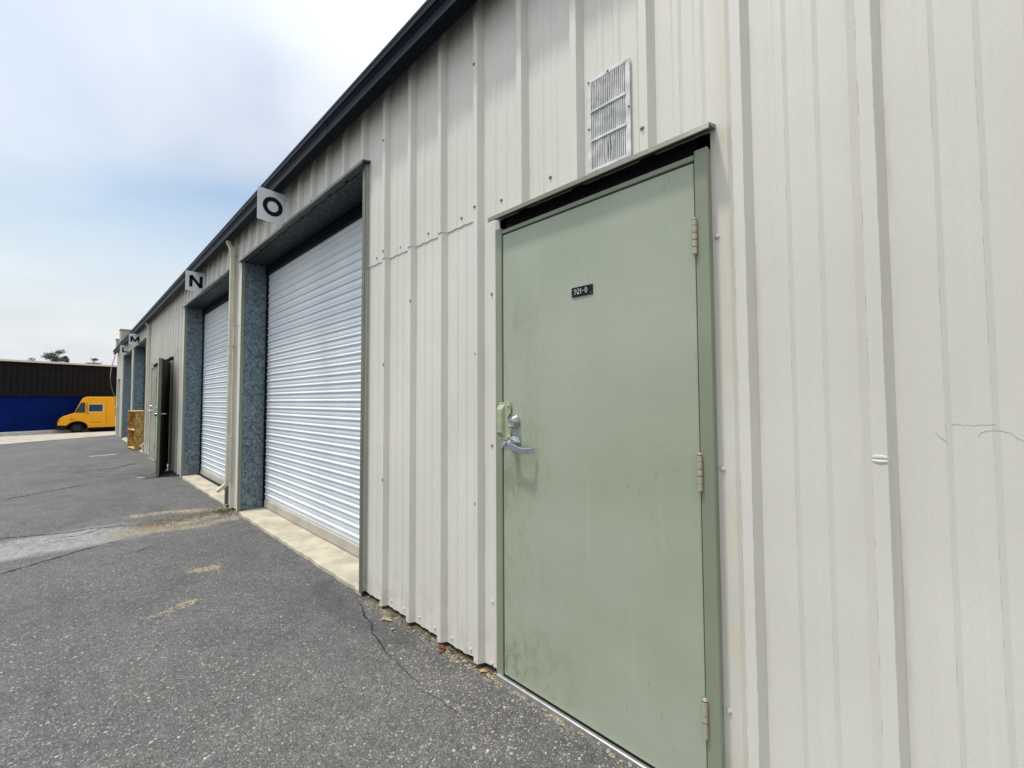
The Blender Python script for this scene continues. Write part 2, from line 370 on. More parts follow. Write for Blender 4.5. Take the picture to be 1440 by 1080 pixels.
def thing(name, label, cat, loc=(0, 0, 0), rot=(0, 0, 0), group=None):
    o = bpy.data.objects.new(name, None); COL.objects.link(o); o.location = loc; o.rotation_euler = rot
    o.empty_display_size = .2; return tag(o, label, cat, group)
def tag(o, label, cat, group=None):
    o['label'] = label; o['category'] = cat
    if group: o['group'] = group
    return o
def struct(o): o['kind'] = 'structure'; return o

# ------------------------------------------------------------------ ground
gx = [-700, -300, -150, -90, -60, -45, -38, -34, -30, -27, -23]
GZ = ([-60, -34, -23, -8, -4.5, -1.3, -.28, .06, .8, 3, 60], [-.70, -.55, -.115, -.075, -.050, -.045, -.036, .004, .016, .018, .0])
def gz(x): return float(np.interp(x, *GZ))
xs = list(np.array(gx)) + list(np.arange(-22, -8, .5)) + list(np.arange(-8, 1.7, .04)) + [2, 3, 5, 9, 20, 60, 200, 700]
ys = [-700, -300, -150, -70, -40, -25, -15, -10, -8, -7, -6] + list(np.arange(-5, -4, .2)) + list(np.arange(-4, .1, .04)) + [.2, .6, 2, 6, 15, 30, 60, 150, 300, 700]
xs = np.array(sorted(set(np.round(xs, 3)))); ys = np.array(sorted(set(np.round(ys, 3))))
Xg, Yg = np.meshgrid(xs, ys, indexing='ij'); nx, ny = Xg.shape
Zg = np.interp(Xg, *GZ)
def sm(x, a, b): t = np.clip((x - a) / (b - a), 0, 1); return t * t * (3 - 2 * t)
def segd(P, Q):     # distance to a segment on the ground
    px, py = P; qx, qy = Q; dx, dy = qx - px, qy - py
    t = np.clip(((Xg - px) * dx + (Yg - py) * dy) / (dx * dx + dy * dy), 0, 1)
    return np.hypot(Xg - px - t * dx, Yg - py - t * dy)
def polyd(pts): return np.min([segd(a, b) for a, b in zip(pts[:-1], pts[1:])], axis=0)
near = (Xg > -8.5) & (Xg < 2) & (Yg > -5)
wave = .006 * np.sin(Xg * 2.3 + Yg * 1.1) + .005 * np.sin(Yg * 3.1 - Xg * .8 + 1)
swale_d = polyd([(-4.62, -.15), (-4.55, -.9), (-4.65, -1.6), (-4.9, -4.5)])
Zg = Zg + np.where(near, wave * sm(-Yg, .05, .6) - .022 * sm(swale_d, .55, .05) * sm(-Yg, .1, .5), 0)
worn = sm(swale_d, .52, .30) * sm(-Yg, .75, 1.25)
dirt = np.maximum.reduce([
    .66 * sm(polyd([(-4.75, -.05), (-4.6, -.5), (-4.5, -.95)]), .42, .04),
    .80 * sm(polyd([(-5.0, -.3), (-5.2, -.55), (-5.25, -.85)]), .17, .02),
    .76 * sm(polyd([(-4.25, -.12), (-4.2, -.5), (-4.36, -.85)]), .20, .02),
    .80 * sm(polyd([(-2.70, -.60), (-2.74, -.70)]), .10, .02),
    .60 * sm(polyd([(-2.12, -.86), (-2.08, -.98)]), .10, .02),
    .55 * sm(polyd([(-3.3, -2.0), (-2.5, -2.2)]), .3, .02),
    .52 * sm(np.abs(Yg + .02), .10, .0) * ((Xg > -1.3) & (Xg < .95))])
soil_and_shade = np.maximum(.95 * sm(polyd([(-4.68, -.02), (-4.78, -.3), (-4.72, -.72)]), .30, .03), .85 * sm(np.abs(Yg + .0), .09, .0) * (Xg > -1.35) * (Xg < .0))  # wall-foot strip: gathered soil plus contact shade painted dark
stain = np.maximum.reduce([.75 * sm(polyd([(-1.75, -.12), (-1.3, -.22), (-.6, -.1)]), .22, .02), .5 * sm(polyd([(-1.3, -.1), (.9, -.1)]), .12, .0), .5 * sm(polyd([(-4.2, -.2), (-1.8, -.15)]), .2, .02)])
vv = np.stack([Xg, Yg, Zg], -1).reshape(-1, 3)
idx = np.arange(nx * ny).reshape(nx, ny)
ff = np.stack([idx[:-1, :-1], idx[1:, :-1], idx[1:, 1:], idx[:-1, 1:]], -1).reshape(-1, 4)
me = bpy.data.meshes.new('ground'); me.from_pydata(vv.tolist(), [], ff.tolist()); me.materials.append(M['asph'])
warm = np.maximum(.9 * sm(polyd([(-.5, -.18), (.9, -.22)]), .36, .05), .35 * sm(polyd([(-1.6, -1.2), (.4, -1.0)]), .7, .1))
for nm_, a in (('warm', warm), ('worn', worn), ('dirt', dirt), ('soil_and_shade', soil_and_shade), ('stain', stain)):
    at = me.attributes.new(nm_, 'FLOAT', 'POINT'); at.data.foreach_set('value', a.reshape(-1).astype(np.float32))
me.polygons.foreach_set('use_smooth', [True] * len(me.polygons))
ground = struct(bpy.data.objects.new('ground', me)); COL.objects.link(ground)
def ghz(x, y):     # height of the ground sheet at a point, bilinear
    i = min(max(int(np.searchsorted(xs, x)) - 1, 0), nx - 2); j = min(max(int(np.searchsorted(ys, y)) - 1, 0), ny - 2)
    a = (x - xs[i]) / (xs[i + 1] - xs[i]); c = (y - ys[j]) / (ys[j + 1] - ys[j])
    return float((1 - a) * (1 - c) * Zg[i, j] + a * (1 - c) * Zg[i + 1, j] + (1 - a) * c * Zg[i, j + 1] + a * c * Zg[i + 1, j + 1])
# pale road beyond the yard
def sheet(name, pts_near, pts_far, mat, dz, steps=14):
    b = MB(); n = len(pts_near)
    for k in range(steps + 1):
        t = k / steps
        for a, c in zip(pts_near, pts_far):
            x = a[0] + (c[0] - a[0]) * t; y = a[1] + (c[1] - a[1]) * t
            b.v.append((x, y, ghz(x, y) + dz))
    for k in range(steps):
        for i in range(n - 1):
            b.f.append((k * n + i, k * n + i + 1, (k + 1) * n + i + 1, (k + 1) * n + i))
    o = struct(b.build(name, mat, fix=False)); return o
edge = [(-4.0, -24), (-16.5, -7.8), (-18.6, -5.2), (-20.32, -2.91), (-21.4, -1.5), (-22.7, .1), (-23.3, .8), (-23.4, 14), (-23.4, 60)]
far = [(-28.0, -24), (-33.0, -8.0), (-33.5, -6.0), (-34.3, -4.0), (-34.6, -2.5), (-35.2, -.3), (-35.6, .8), (-39.5, 14), (-52, 60)]
sheet('road', edge, far, M['road'], .012, 22)
def ribbon(name, pts, w, mat, dz=.004, parent=None, jit=.25):
    P = [Vector(q) for q in pts]; fine = []
    for a, c in zip(P[:-1], P[1:]):
        n = max(2, int((c - a).length / .03))
        fine += [a.lerp(c, k / n) for k in range(n)]
    fine.append(P[-1]); b = MB(); ph = random.random() * 9
    for i, q in enumerate(fine):
        d = (fine[min(i + 1, len(fine) - 1)] - fine[max(i - 1, 0)]).normalized(); s_ = Vector((-d.y, d.x))
        q = q + s_ * (math.sin(i * .9 + ph) * .006 + random.uniform(-1, 1) * .006) * (1 if jit else 0)
        ww = w * (random.uniform(1 - jit * 3, 1 + jit * 2) if jit else 1) * (min(1, i / 5 + .2, (len(fine) - 1 - i) / 5 + .2) if jit else 1) * .5
        for sg in (-1, 1):
            e = q + s_ * sg * max(ww, .0008); b.v.append((e.x, e.y, ghz(e.x, e.y) + dz))
    b.f = [(2 * i, 2 * i + 1, 2 * i + 3, 2 * i + 2) for i in range(len(fine) - 1)]
    return b.build(name, mat, parent, fix=False)
for pts, wd in (([(-1.36, -.05), (-1.15, -.12), (-.98, -.16), (-.78, -.225), (-.60, -.255)], .007),
                ([(-.60, -.255), (-.42, -.27), (-.23, -.29), (.05, -.30)], .002),
                ([(-3.6, -2.3), (-3.82, -1.76), (-4.02, -1.4), (-4.12, -1.18), (-4.16, -1.02)], .014),
                ([(-5.5, -2.6), (-5.24, -1.86), (-5.0, -1.45), (-4.95, -1.2), (-4.8, -.9)], .013),
                ([(-4.9, -1.55), (-4.78, -1.35), (-4.86, -1.2), (-4.95, -1.12)], .012),
                ([(-3.62, -1.0), (-3.70, -.93), (-3.72, -.86)], .014),
                ([(-7.5, -3.0), (-7.9, -2.0), (-8.6, -1.1)], .02), ([(-6.2, -2.6), (-6.6, -2.05)], .012),
                ([(-11.2, -.3), (-10.6, -.7), (-10.3, -1.4)], .03)):
    ribbon('crack', pts, wd, M['crack'], .004, ground)
ribbon('painted_line', [(-13.6, -1.02), (-13.7, -.52)], .11, M['paint'], .005, ground, 0)
ribbon('painted_line', [(-8.63, -.56), (-8.59, -.30)], .07, M['paint'], .005, ground, 0)

# ------------------------------------------------------------------ metal building
BL = thing('metal_building', 'long off-white ribbed metal storage building with sage green door and roll-up doors', 'building')
XL, XR, ZT = -23.0, 7.0, 3.50
OPEN = {'O': (-4.395, -1.355), 'N': (-7.99, -4.95), 'M': (-16.45, -13.42), 'L': (-20.05, -17.0)}
ZO = 3.02
DOORS = {'O': (-.012, .972), 'N': (-10.24, -9.25), 'M': (-12.15, -11.16), 'L': (-22.35, -21.36)}
ZD = 2.213
PROF = [(0, -.032), (.020, 0), (.078, 0), (.086, -.0045), (.105, -.0045), (.116, 0), (.152, 0), (.160, -.0045), (.179, -.0045), (.191, 0), (.254, 0), (.274, -.032)]
def yprof(x):
    u = (x - RIB0) % PITCH
    return float(np.interp(u, [q[0] for q in PROF] + [PITCH], [q[1] for q in PROF] + [-.032]))
def breaks(a, c):
    o = [a]; k = math.floor((a - RIB0) / PITCH) - 1
    while True:
        base = RIB0 + k * PITCH
        if base > c: break
        for u, _ in PROF:
            x = base + u
            if a + 1e-5 < x < c - 1e-5: o.append(x)
        k += 1
    return o + [c]
holes = [(a, c, -1.0, ZO + .014) for a, c in OPEN.values()] + [(a, c, -1.0, ZD) for a, c in DOORS.values()]
def panel(a, c, z0, z1, dy, lap):
    b = MB(); T = .003
    edges = sorted({a, c} | {e for h in holes for e in h[:2] if a < e < c})
    for e0, e1 in zip(edges[:-1], edges[1:]):
        mid = (e0 + e1) / 2; lo = z0
        for h in holes:
            if h[0] < mid < h[1]: lo = max(lo, h[3])
        if lo >= z1 - .02: continue
        X = breaks(e0, e1)
        P = [(x, yprof(x) + dy) for x in X]
        if lap and abs(e1 - c) < 1e-6: P += [(c + .001, yprof(c) + dy + .0035), (c + .022, yprof(c + .022) + dy + .0035)]
        n = len(P); base = len(b.v)
        zlo = lo if lo > z0 else lo + 0
        def zb(x): return (max(zlo, gz(x) + .024) if z0 < 0 and lo == z0 else zlo)
        for yy in (0, T):
            for top in (0, 1):
                b.v += [(x, y + yy, z1 if top else zb(x)) for x, y in P]
        q = base
        for i in range(n - 1):
            b.f.append((q + i, q + i + 1, q + n + i + 1, q + n + i))
            b.f.append((q + 2 * n + i + 1, q + 2 * n + i, q + 3 * n + i, q + 3 * n + i + 1))
            b.f.append((q + i + 1, q + i, q + 2 * n + i, q + 2 * n + i + 1))
            b.f.append((q + n + i, q + n + i + 1, q + 3 * n + i + 1, q + 3 * n + i))
        b.f += [(q, q + n, q + 3 * n, q + 2 * n), (q + n - 1, q + 3 * n - 1, q + 4 * n - 1, q + 2 * n - 1)]
    if b.v: return b.build('wall_panel', M['wall'], BL, fix=False)
laps = [RIB0 + PITCH * n - .0308 for n in range(8 - 3 * 28, 40, 3)]
laps.append(RIB0 + PITCH * 3 - .0308); laps.sort()
laps = [XL] + [x for x in laps if XL + .1 < x < XR - .1] + [XR]
for a, c in zip(laps[:-1], laps[1:]):
    if c > .3:
        panel(a, c, -.3, ZT, -.0045, True)
    else:
        panel(a, c, -.3, 2.300, 0, True); panel(a, c, 2.268, ZT, -.0045, True)
# shell behind the siding: footing, side and back walls, roof, floor
BACK = 12.0
MB().box((XL + .05, .03, -.6), (XR, .10, -.055)).build('footing', M['conc'], BL)
MB().box((XL, .03, -.6), (XL + .05, BACK, ZT - .02)).build('end_wall', M['wall'], BL)
MB().box((XR - .05, .03, -.6), (XR, BACK, ZT - .02)).build('end_wall', M['wall'], BL)
MB().box((XL, BACK, -.6), (XR, BACK + .05, ZT - .02)).build('back_wall', M['wall'], BL)
MB().prism([(-.17, 3.485), (BACK / 2, 4.1), (BACK + .15, 3.485), (BACK + .15, 3.50), (BACK / 2, 4.13), (-.17, 3.505)], lambda u, v, t: (t, u, v), XL - .02, XR).build('roof', M['gutter'], BL)
MB().box((XL + .06, .2, -.05), (XR - .06, BACK - .01, -.02)).build('floor_slab', M['dark'], BL)
# gutter in lengths with slip joints
GP = [(-.085, 3.478), (-.085, 3.347), (-.088, 3.344), (-.156, 3.344), (-.159, 3.350), (-.1585, 3.366), (-.150, 3.374), (-.148, 3.392), (-.149, 3.418), (-.163, 3.440), (-.171, 3.446), (-.172, 3.474), (-.162, 3.478)]
gj = [XL - .03, -18.2, -12.9, -7.3, -1.72, 3.2, XR]
for a, c in zip(gj[:-1], gj[1:]):
    g = MB().prism(GP, lambda u, v, t: (t, u, v), a + .002, c - .002).build('gutter', M['gutter'], BL, bevel=.003)
    if c < XR: MB().prism([(u - .0022, v - .0015) for u, v in GP[3:12]] + [(-.10, 3.46), (-.10, 3.343)], lambda u, v, t: (t, u, v), c - .02, c + .02).build('gutter_joint', M['gutter'], g)
# ---- roll-up doors
RD = .255
def slat_mesh(width):
    p_ = .083; prof = []
    for k in range(9):                     # shallow belly
        t = k / 8; prof.append((-.006 * math.sin(math.pi * t) + .004, t * p_ * .60))
    for k in range(1, 9):                  # rolled bead
        t = k / 8; prof.append((0.004 - .0140 * math.sin(math.pi * t) ** .8, p_ * (.60 + .40 * t)))
    b = MB().sweep(prof, lambda u, v, t: (t, u, v), 0, width)
    me = b.mesh('slat', M['roll'], True, False); return me, p_
for key, (a, c) in OPEN.items():
    zb = gz((a + c) / 2); sill = zb + (.032 if key in 'NO' else .010)
    det = key in 'NO'
    # concrete apron in the opening
    ap = MB(); n = 40; o0 = 0
    top = [];
    for k in range(n + 1):
        x = a - .02 + (c - a + .04) * k / n; y = -.022 + random.uniform(-.008, .008)
        ap.v += [(x, y - .006, zb - .06), (x, y, sill - .006), (x, y + .02, sill), (x, RD + .5, sill + .004)]
    ap.f = [(4 * k + j, 4 * k + 4 + j, 4 * k + 5 + j, 4 * k + 1 + j) for k in range(n) for j in range(3)]
    ap.build('concrete_apron', M['conc'], BL, fix=False)
    # galvanised jambs and header lining
    for sgn, x in ((1, a), (-1, c)):
        MB().box((min(x, x + sgn * .012), .004, sill + .004), (max(x, x + sgn * .012), RD + .06, ZO)).build('jamb', M['galv'], BL)
        MB().box((min(x - sgn * .030, x + sgn * .006), -.0375, gz(x) + .02), (max(x - sgn * .030, x + sgn * .006), -.0335, ZO + .004)).build('edge_trim', M['wall' if sgn > 0 else 'cap2'], BL)
        MB().box((min(x + sgn * .001, x + sgn * .005), -.0333, sill + .003), (max(x + sgn * .001, x + sgn * .005), .003, ZO - .002)).build('edge_trim', M['green2'], BL)
        MB().box((min(x + sgn * .0125, x + sgn * .05), RD - .022, sill + .006), (max(x + sgn * .0125, x + sgn * .05), RD - .004, ZO - .05)).build('door_guide', M['gutter'], BL)
    MB().box((a, -.002, ZO + .0015), (c, RD + .06, ZO + .012)).build('header_lining', M['galvd'], BL)  # darkened copy of the jamb steel, underside shade put into its colour
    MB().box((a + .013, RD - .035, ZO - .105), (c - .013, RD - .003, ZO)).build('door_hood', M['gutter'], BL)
    dc = MB().prism([(.0, ZO + .030), (-.066, ZO + .014), (-.070, ZO - .012), (-.066, ZO - .012), (-.063, ZO + .004), (.0, ZO + .016)], lambda u, v, t: (t, u, v), a - .05, c + .045).build('drip_cap', M['cap'], BL)
    # curtain
    sm_, p_ = slat_mesh(c - a - .05)
    bar = MB().prism([(RD + .002, sill + .004), (RD - .012, sill + .004), (RD - .016, sill + .02), (RD - .010, sill + .095), (RD + .002, sill + .10)], lambda u, v, t: (t, u, v), a + .02, c - .02).build('roll_up_door', M['beige'], BL)
    MB().box((a + .02, RD - .010, sill + .0005), (c - .02, RD, sill + .004)).build('rubber_seal', M['rubber'], bar)
    z = sill + .10
    while z < ZO - .02:
        inst('slat', sm_, bar, (a + .025, RD + random.uniform(-.001, .001), z)); z += p_
    MB().box((a - .3, RD + .03, sill), (c + .3, RD + .05, ZO + .4)).build('backing_board', M['dark'], BL)

# ---- hinged doors
def zz(z, x=0): return z
def door_frame(key):
    a, c = DOORS[key]; zg = gz((a + c) / 2); b0 = zg + .010
    f = MB()
    fl = .043
    f.box((a, -.040, b0 - .01), (a + fl, .05, 2.150)).box((c - fl, -.040, b0 - .01), (c, .05, 2.150))
    o = f.build('door_frame', M['green2'], BL, bevel=.003)
    MB().box((a + fl + .0003, -.0395, 2.1185), (c - fl - .0003, .05, 2.138)).build('frame_head', M['green2'], o, bevel=.003)
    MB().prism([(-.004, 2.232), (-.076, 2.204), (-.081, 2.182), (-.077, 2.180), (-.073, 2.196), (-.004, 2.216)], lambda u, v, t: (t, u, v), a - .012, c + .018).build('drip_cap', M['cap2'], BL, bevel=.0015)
    MB().box((a + fl, -.004, 2.1382), (c - fl, -.002, 2.214)).build('head_gap_shade', M['black'], BL)  # flat black strip, shade of the gap under the cap painted in
    MB().box((a + .01, -.052, b0 - .05), (c - .01, .02, b0 + .008)).build('threshold', M['alum'], BL, bevel=.004)
    return o, a + fl, c - fl, b0 + .014
def hinge(parent, x, zc, y=-.041):
    pr = []
    for k in range(5):
        z0 = -.060 + .024 * k; pr += [(.0062, z0 + .0004), (.0080, z0 + .0012), (.0080, z0 + .0228), (.0062, z0 + .0236)]
    b = MB().lathe([(.0045, -.0635)] + pr + [(.0045, .0635)], lambda p, q, h: (p, q, h), 14)
    o = inst('hinge', b.mesh('hinge', M['hinge'], True), parent, (x, y - .004, zc)); o.data.set_sharp_from_angle(angle=R(30))
    return o
def lever_set(parent, x, z, y, sgn=1, m=None):
    """rose + straight lever whose tip returns towards the door; y = door face, facing -Y"""
    M_ = m or M['steel']
    ro = MB().lathe([(.034, 0), (.034, .004), (.031, .009), (.020, .011), (.0145, .014), (.0145, .046), (.012, .050)], lambda p, q, h: (x + p, y - h, z + q), 28).build('lever_rose', M_, parent, angle=35)
    P = [(x - sgn * .026, y - .060, z - .003), (x + sgn * .005, y - .062, z - .009), (x + sgn * .088, y - .058, z - .030)]
    b = MB(); up_ = Vector((0, 0, .024))
    A, B_, C_ = (Vector(q) for q in P); D_ = Vector((x + sgn * .125, y - .022, z - .026))
    th = .011
    def bar(p0, p1, h0, h1):
        d = (p1 - p0).normalized(); nn = Vector((0, 0, 1)).cross(d).normalized() * th
        q0, q1 = Vector((0, 0, h0)), Vector((0, 0, h1))
        vs_ = [p0 - q0, p1 - q1, p1 + q1, p0 + q0]; vs_ += [v_ + nn * sgn for v_ in vs_]
        b.add(vs_, [(0, 1, 2, 3), (7, 6, 5, 4), (0, 4, 5, 1), (1, 5, 6, 2), (2, 6, 7, 3), (3, 7, 4, 0)])
    bar(A, C_, .0150, .0135); bar(C_, D_, .0135, .0115)
    b.build('lever', M_, parent, bevel=.0022)
    MB().lathe([(.0075, 0), (.0075, .003), (.005, .0042)], lambda p, q, h: (x - sgn * .012 + p, y - .0635 - h, z - .005 + q), 16).build('key_cylinder', M['alum'], parent)
    return ro
def deadbolt(parent, x, z, y):
    MB().lathe([(.031, 0), (.031, .006), (.0285, .012), (.0225, .028), (.021, .030), (.020, .0285), (.0135, .0285), (.0125, .031), (.004, .031)], lambda p, q, h: (x + p, y - h, z + q), 30).build('deadbolt', M['steel'], parent, angle=22)
    MB().box((x - .0012, y - .0316, z - .006), (x + .0012, y - .0309, z + .006)).build('keyway', M['black'], parent)
FY = -.033
fr, da, dcx, db = door_frame('O')
leaf = MB().box((da + .0035, FY, db), (dcx - .0035, FY + .045, 2.114)).build('green_door', M['green'], BL, bevel=.002)
MB().box((da - .001, FY + .006, db - .01), (da + .006, FY + .012, 2.118)).build('door_seal', M['rubber'], fr)
MB().box((dcx - .006, FY + .006, db - .01), (dcx + .001, FY + .012, 2.118)).build('door_seal', M['rubber'], fr)
MB().box((da, FY + .006, 2.110), (dcx, FY + .012, 2.1185)).build('door_seal', M['rubber'], fr)
MB().box((da + .004, FY - .004, db - .010), (dcx - .004, FY + .03, db - .001)).build('door_sweep', M['rubber'], leaf)
for zc in (1.856, 1.075, .295): hinge(leaf, dcx - .001, zc)
# latch guard
gx0, gx1, gz0, gz1 = da - .018, da + .058, 1.124, 1.303
pg = [(gx0, gz0), (gx1, gz0), (gx1, gz0 + .050)]
for k in range(9):
    t = -math.pi / 2 + math.pi * k / 8; pg.append((gx1 - .002 - .016 * math.cos(t), 1.2135 + .036 * math.sin(t)))
pg += [(gx1, gz1 - .050), (gx1, gz1), (gx0, gz1)]
gd = MB().prism(pg, lambda u, v, t: (u, t, v), FY - .0105, FY - .0075).build('latch_guard', M['guard'], leaf, bevel=.0012)
rx0, rx1, rz0, rz1 = gx0 + .001, gx0 + .040, gz0 + .014, gz1 - .012
MB().add([(rx0, FY - .0106, rz0), (rx1, FY - .0106, rz0), (rx1, FY - .0106, rz1), (rx0, FY - .0106, rz1), (rx0 + .002, FY - .030, rz0 + .022), (rx1 - .008, FY - .026, rz0 + .022), (rx1 - .008, FY - .026, rz1 - .022), (rx0 + .002, FY - .030, rz1 - .022)],
         [(0, 1, 5, 4), (1, 2, 6, 5), (2, 3, 7, 6), (3, 0, 4, 7), (4, 5, 6, 7)]).build('guard_bulge', M['guard'], leaf, bevel=.002)
for zq in (gz0 + .016, gz1 - .016):
    MB().lathe([(.0075, 0), (.007, .003), (.004, .0052)], lambda p, q, h: (gx1 - .013 + p, FY - .0105 - h, zq + q), 14).build('carriage_bolt', M['guard'], leaf, angle=60)
MB().box((da - .012, -.0405, 1.085), (da + .004, -.0385, 1.124)).build('strike_lip', M['alum'], fr)
deadbolt(leaf, .110, 1.213, FY)
lever_set(leaf, .110, 1.117, FY)
# other units' doors
for key in 'ML':
    f2, a2, c2, b2 = door_frame(key)
    l2 = MB().box((a2 + .0035, FY, b2), (c2 - .0035, FY + .045, 2.114)).build('green_door', M['green'], BL, bevel=.002)
    lever_set(l2, a2 + .08, 1.08, FY); deadbolt(l2, a2 + .08, 1.19, FY)
    for zc in (1.83, 1.05, .27): hinge(l2, c2, zc)
f3, a3, c3, b3 = door_frame('N')
# open leaf of unit N: hinged on the right jamb and swung back towards the wall
ph = R(14.5); hx, hy = c3 + .01, -.055
leafN = MB().box((0.0, -.045, b3 + .005), (.905, 0, 2.11)).build('green_door', M['leafd'], BL, bevel=.002)  # face coloured far darker than the other green doors
MB().box((.9053, -.0455, b3 + .006), (.908, .0005, 2.1105)).build('edge_strip', M['cap2'], leafN)  # free edge coloured lighter than the face
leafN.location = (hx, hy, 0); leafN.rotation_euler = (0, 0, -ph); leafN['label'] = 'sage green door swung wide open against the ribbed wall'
lever_set(leafN, .83, 1.08, -.045, -1); deadbolt(leafN, .83, 1.19, -.045)
MB().box((.78, -.056, 1.03), (.875, -.0455, 1.26)).build('lock_plate', M['steel'], leafN, bevel=.002)
MB().lathe([(.03, 0), (.03, .006), (.014, .012), (.014, .05), (.006, .055)], lambda p, q, h: (.83 + p, h, 1.08 + q), 20).build('lever_rose', M['steel'], leafN)
MB().box((.70, .05, 1.07), (.835, .062, 1.092)).build('lever', M['steel'], leafN, bevel=.002)
MB().box((.50, .0, 1.74), (.60, .004, 1.78)).build('number_plate', M['black'], leafN)
st = MB().box((.15, -.062, .05), (.185, -.046, .16)).build('kick_stop', M['white'], leafN)
for zc in (1.83, 1.05, .27): hinge(leafN, 0, zc, -.02)
# ---- vent grille above the door
VX0, VX1, VZ0, VZ1, VY = .506, .694, 2.244, 2.634, -.0160
vb = MB()
vb.box((VX0, VY, VZ0), (VX0 + .017, VY + .006, VZ1)).box((VX1 - .017, VY, VZ0), (VX1, VY + .006, VZ1))
vb.box((VX0 + .017, VY, VZ1 - .013), (VX1 - .017, VY + .006, VZ1)).box((VX0 + .017, VY, VZ0), (VX1 - .017, VY + .006, VZ0 + .012))
for zr in (2.497, 2.374): vb.box((VX0 + .017, VY - .003, zr - .005), (VX1 - .017, VY + .005, zr + .005))
vent = vb.build('vent_grille', M['vent'], BL, bevel=.0015)
rows = [(VZ0 + .012, 2.369), (2.379, 2.492), (2.502, VZ1 - .013)]
for ri, (z0, z1) in enumerate(rows):
    b = MB(); n = 19
    for k in range(n):
        x = VX0 + .0205 + (VX1 - VX0 - .041) * k / (n - 1); j = random.uniform(-.0012, .0012); kink = 0
        tw = random.uniform(.25, .5)
        if ri == 0 and k in (8, 9, 10): kink = (-.004, .001, .005)[k - 8]
        zs_ = [z0, (z0 + z1) / 2, z1]
        P = []
        for q, zq in enumerate(zs_):
            xx = x + (kink if q == 1 else j if q == 2 else 0)
            P += [(xx, VY + .001, zq), (xx + .0036, VY + .001, zq), (xx + .0036 + .006 * tw, VY + .007, zq), (xx + .006 * tw, VY + .007, zq)]
        F = []
        for q in range(2):
            for e in range(4): F.append((q * 4 + e, q * 4 + (e + 1) % 4, q * 4 + 4 + (e + 1) % 4, q * 4 + 4 + e))
        b.add(P, F)
    o = b.build('louvre_row', M['vent'], vent, fix=True)
MB().box((VX0 + .010, VY + .0072, VZ0 + .005), (VX1 - .010, VY + .0085, VZ1 - .005)).build('vent_mesh', M['gutter'], vent)
# ---- screws
def screw_mesh(mat, name):
    b = MB().lathe([(.0088, 0), (.0088, .0012), (.0070, .0022), (.0056, .0024)], lambda p, q, h: (p, -h, q), 12)
    b.lathe([(.0056, .0022), (.0056, .0056), (.0045, .0068)], lambda p, q, h: (p, -h, q), 6)
    return b.mesh(name, mat)
SW, SP = screw_mesh(M['screw'], 'screw'), screw_mesh(M['screwp'], 'screw_painted')
seen = [(-0.168, 3.089), (-0.164, 2.321), (-0.002, 2.313), (0.303, 2.313), (0.749, 2.315), (0.986, 1.851), (0.986, 1.088), (0.987, .329), (-1.062, 1.552), (-1.065, .793), (-0.162, 1.553), (-0.166, .789), (-0.072, 1.088), (-0.071, .322), (-1.202, 2.307), (-1.072, 2.318), (-0.908, 2.309), (-0.607, 2.315), (-0.305, 2.315), (-0.755, 1.927), (-0.071, 1.851), (-1.98, 3.066), (-3.806, 3.063), (-1.08, .022), (-0.998, .025), (-0.854, .022), (-0.691, .029), (-0.544, .021), (-0.389, .024), (-0.237, .025), (-0.162, .018), (-0.077, .024), (-1.078, 3.081)]
painted = {5, 6, 7, 13, 23, 24, 25, 26, 27, 28, 29, 30, 31}
def blocked(x, z): return any(h[0] - .03 < x < h[1] + .03 and z < h[3] + .03 for h in holes)
for i, (x, z) in enumerate(seen):
    inst('screw', SP if i in painted else SW, BL, (x, yprof(x) - .0002 - (.0045 if z > 2.268 or x > -.16 else 0), z), (0, random.uniform(0, 1), 0))
for xl in laps[1:-1]:                       # stitch screws along the other side laps
    if -1.4 < xl < 1.0 or xl > 1.0: continue
    for z in (3.08, 2.31, 1.552, .79, .10):
        x = xl + .016
        if xl > -14 and not blocked(x, z): inst('screw', SW, BL, (x, yprof(x) - (.0047 if z > 2.268 else .0002), z), (0, random.uniform(0, 1), 0))
for xq in (-8.35, -8.65, -8.95, -10.6, -10.9):
    inst('screw', SW, BL, (xq, yprof(xq) - .0047, 2.312))
for x_, z_ in ((VX0 + .006, VZ1 - .006), (.600, VZ1 - .004), (VX0 + .006, 2.43), (VX1 - .006, 2.44)):
    inst('screw', SW, vent, (x_, VY - .0002, z_), (0, .3, 0), (.62, .62, .62))
for z_ in (.07, .95, 1.05, 1.33, 1.47, 1.60, 2.5):
    inst('screw', SW, BL, (OPEN['O'][1] + .012, -.0377, z_), (0, .3, 0), (.6, .6, .6))
for z_ in (.06, .5, 1.0, 2.0): inst('screw', SW, BL, (OPEN['O'][0] - .012, -.0377, z_), (0, .3, 0), (.7, .7, .7))
for key in 'NO':
    for z_ in (1.24, 2.30, .35):
        for y_ in (.06, .13, .21): inst('screw', SP, BL, (OPEN[key][0] + .0122, y_, z_), (0, 0, R(90)), (.55, .55, .55))
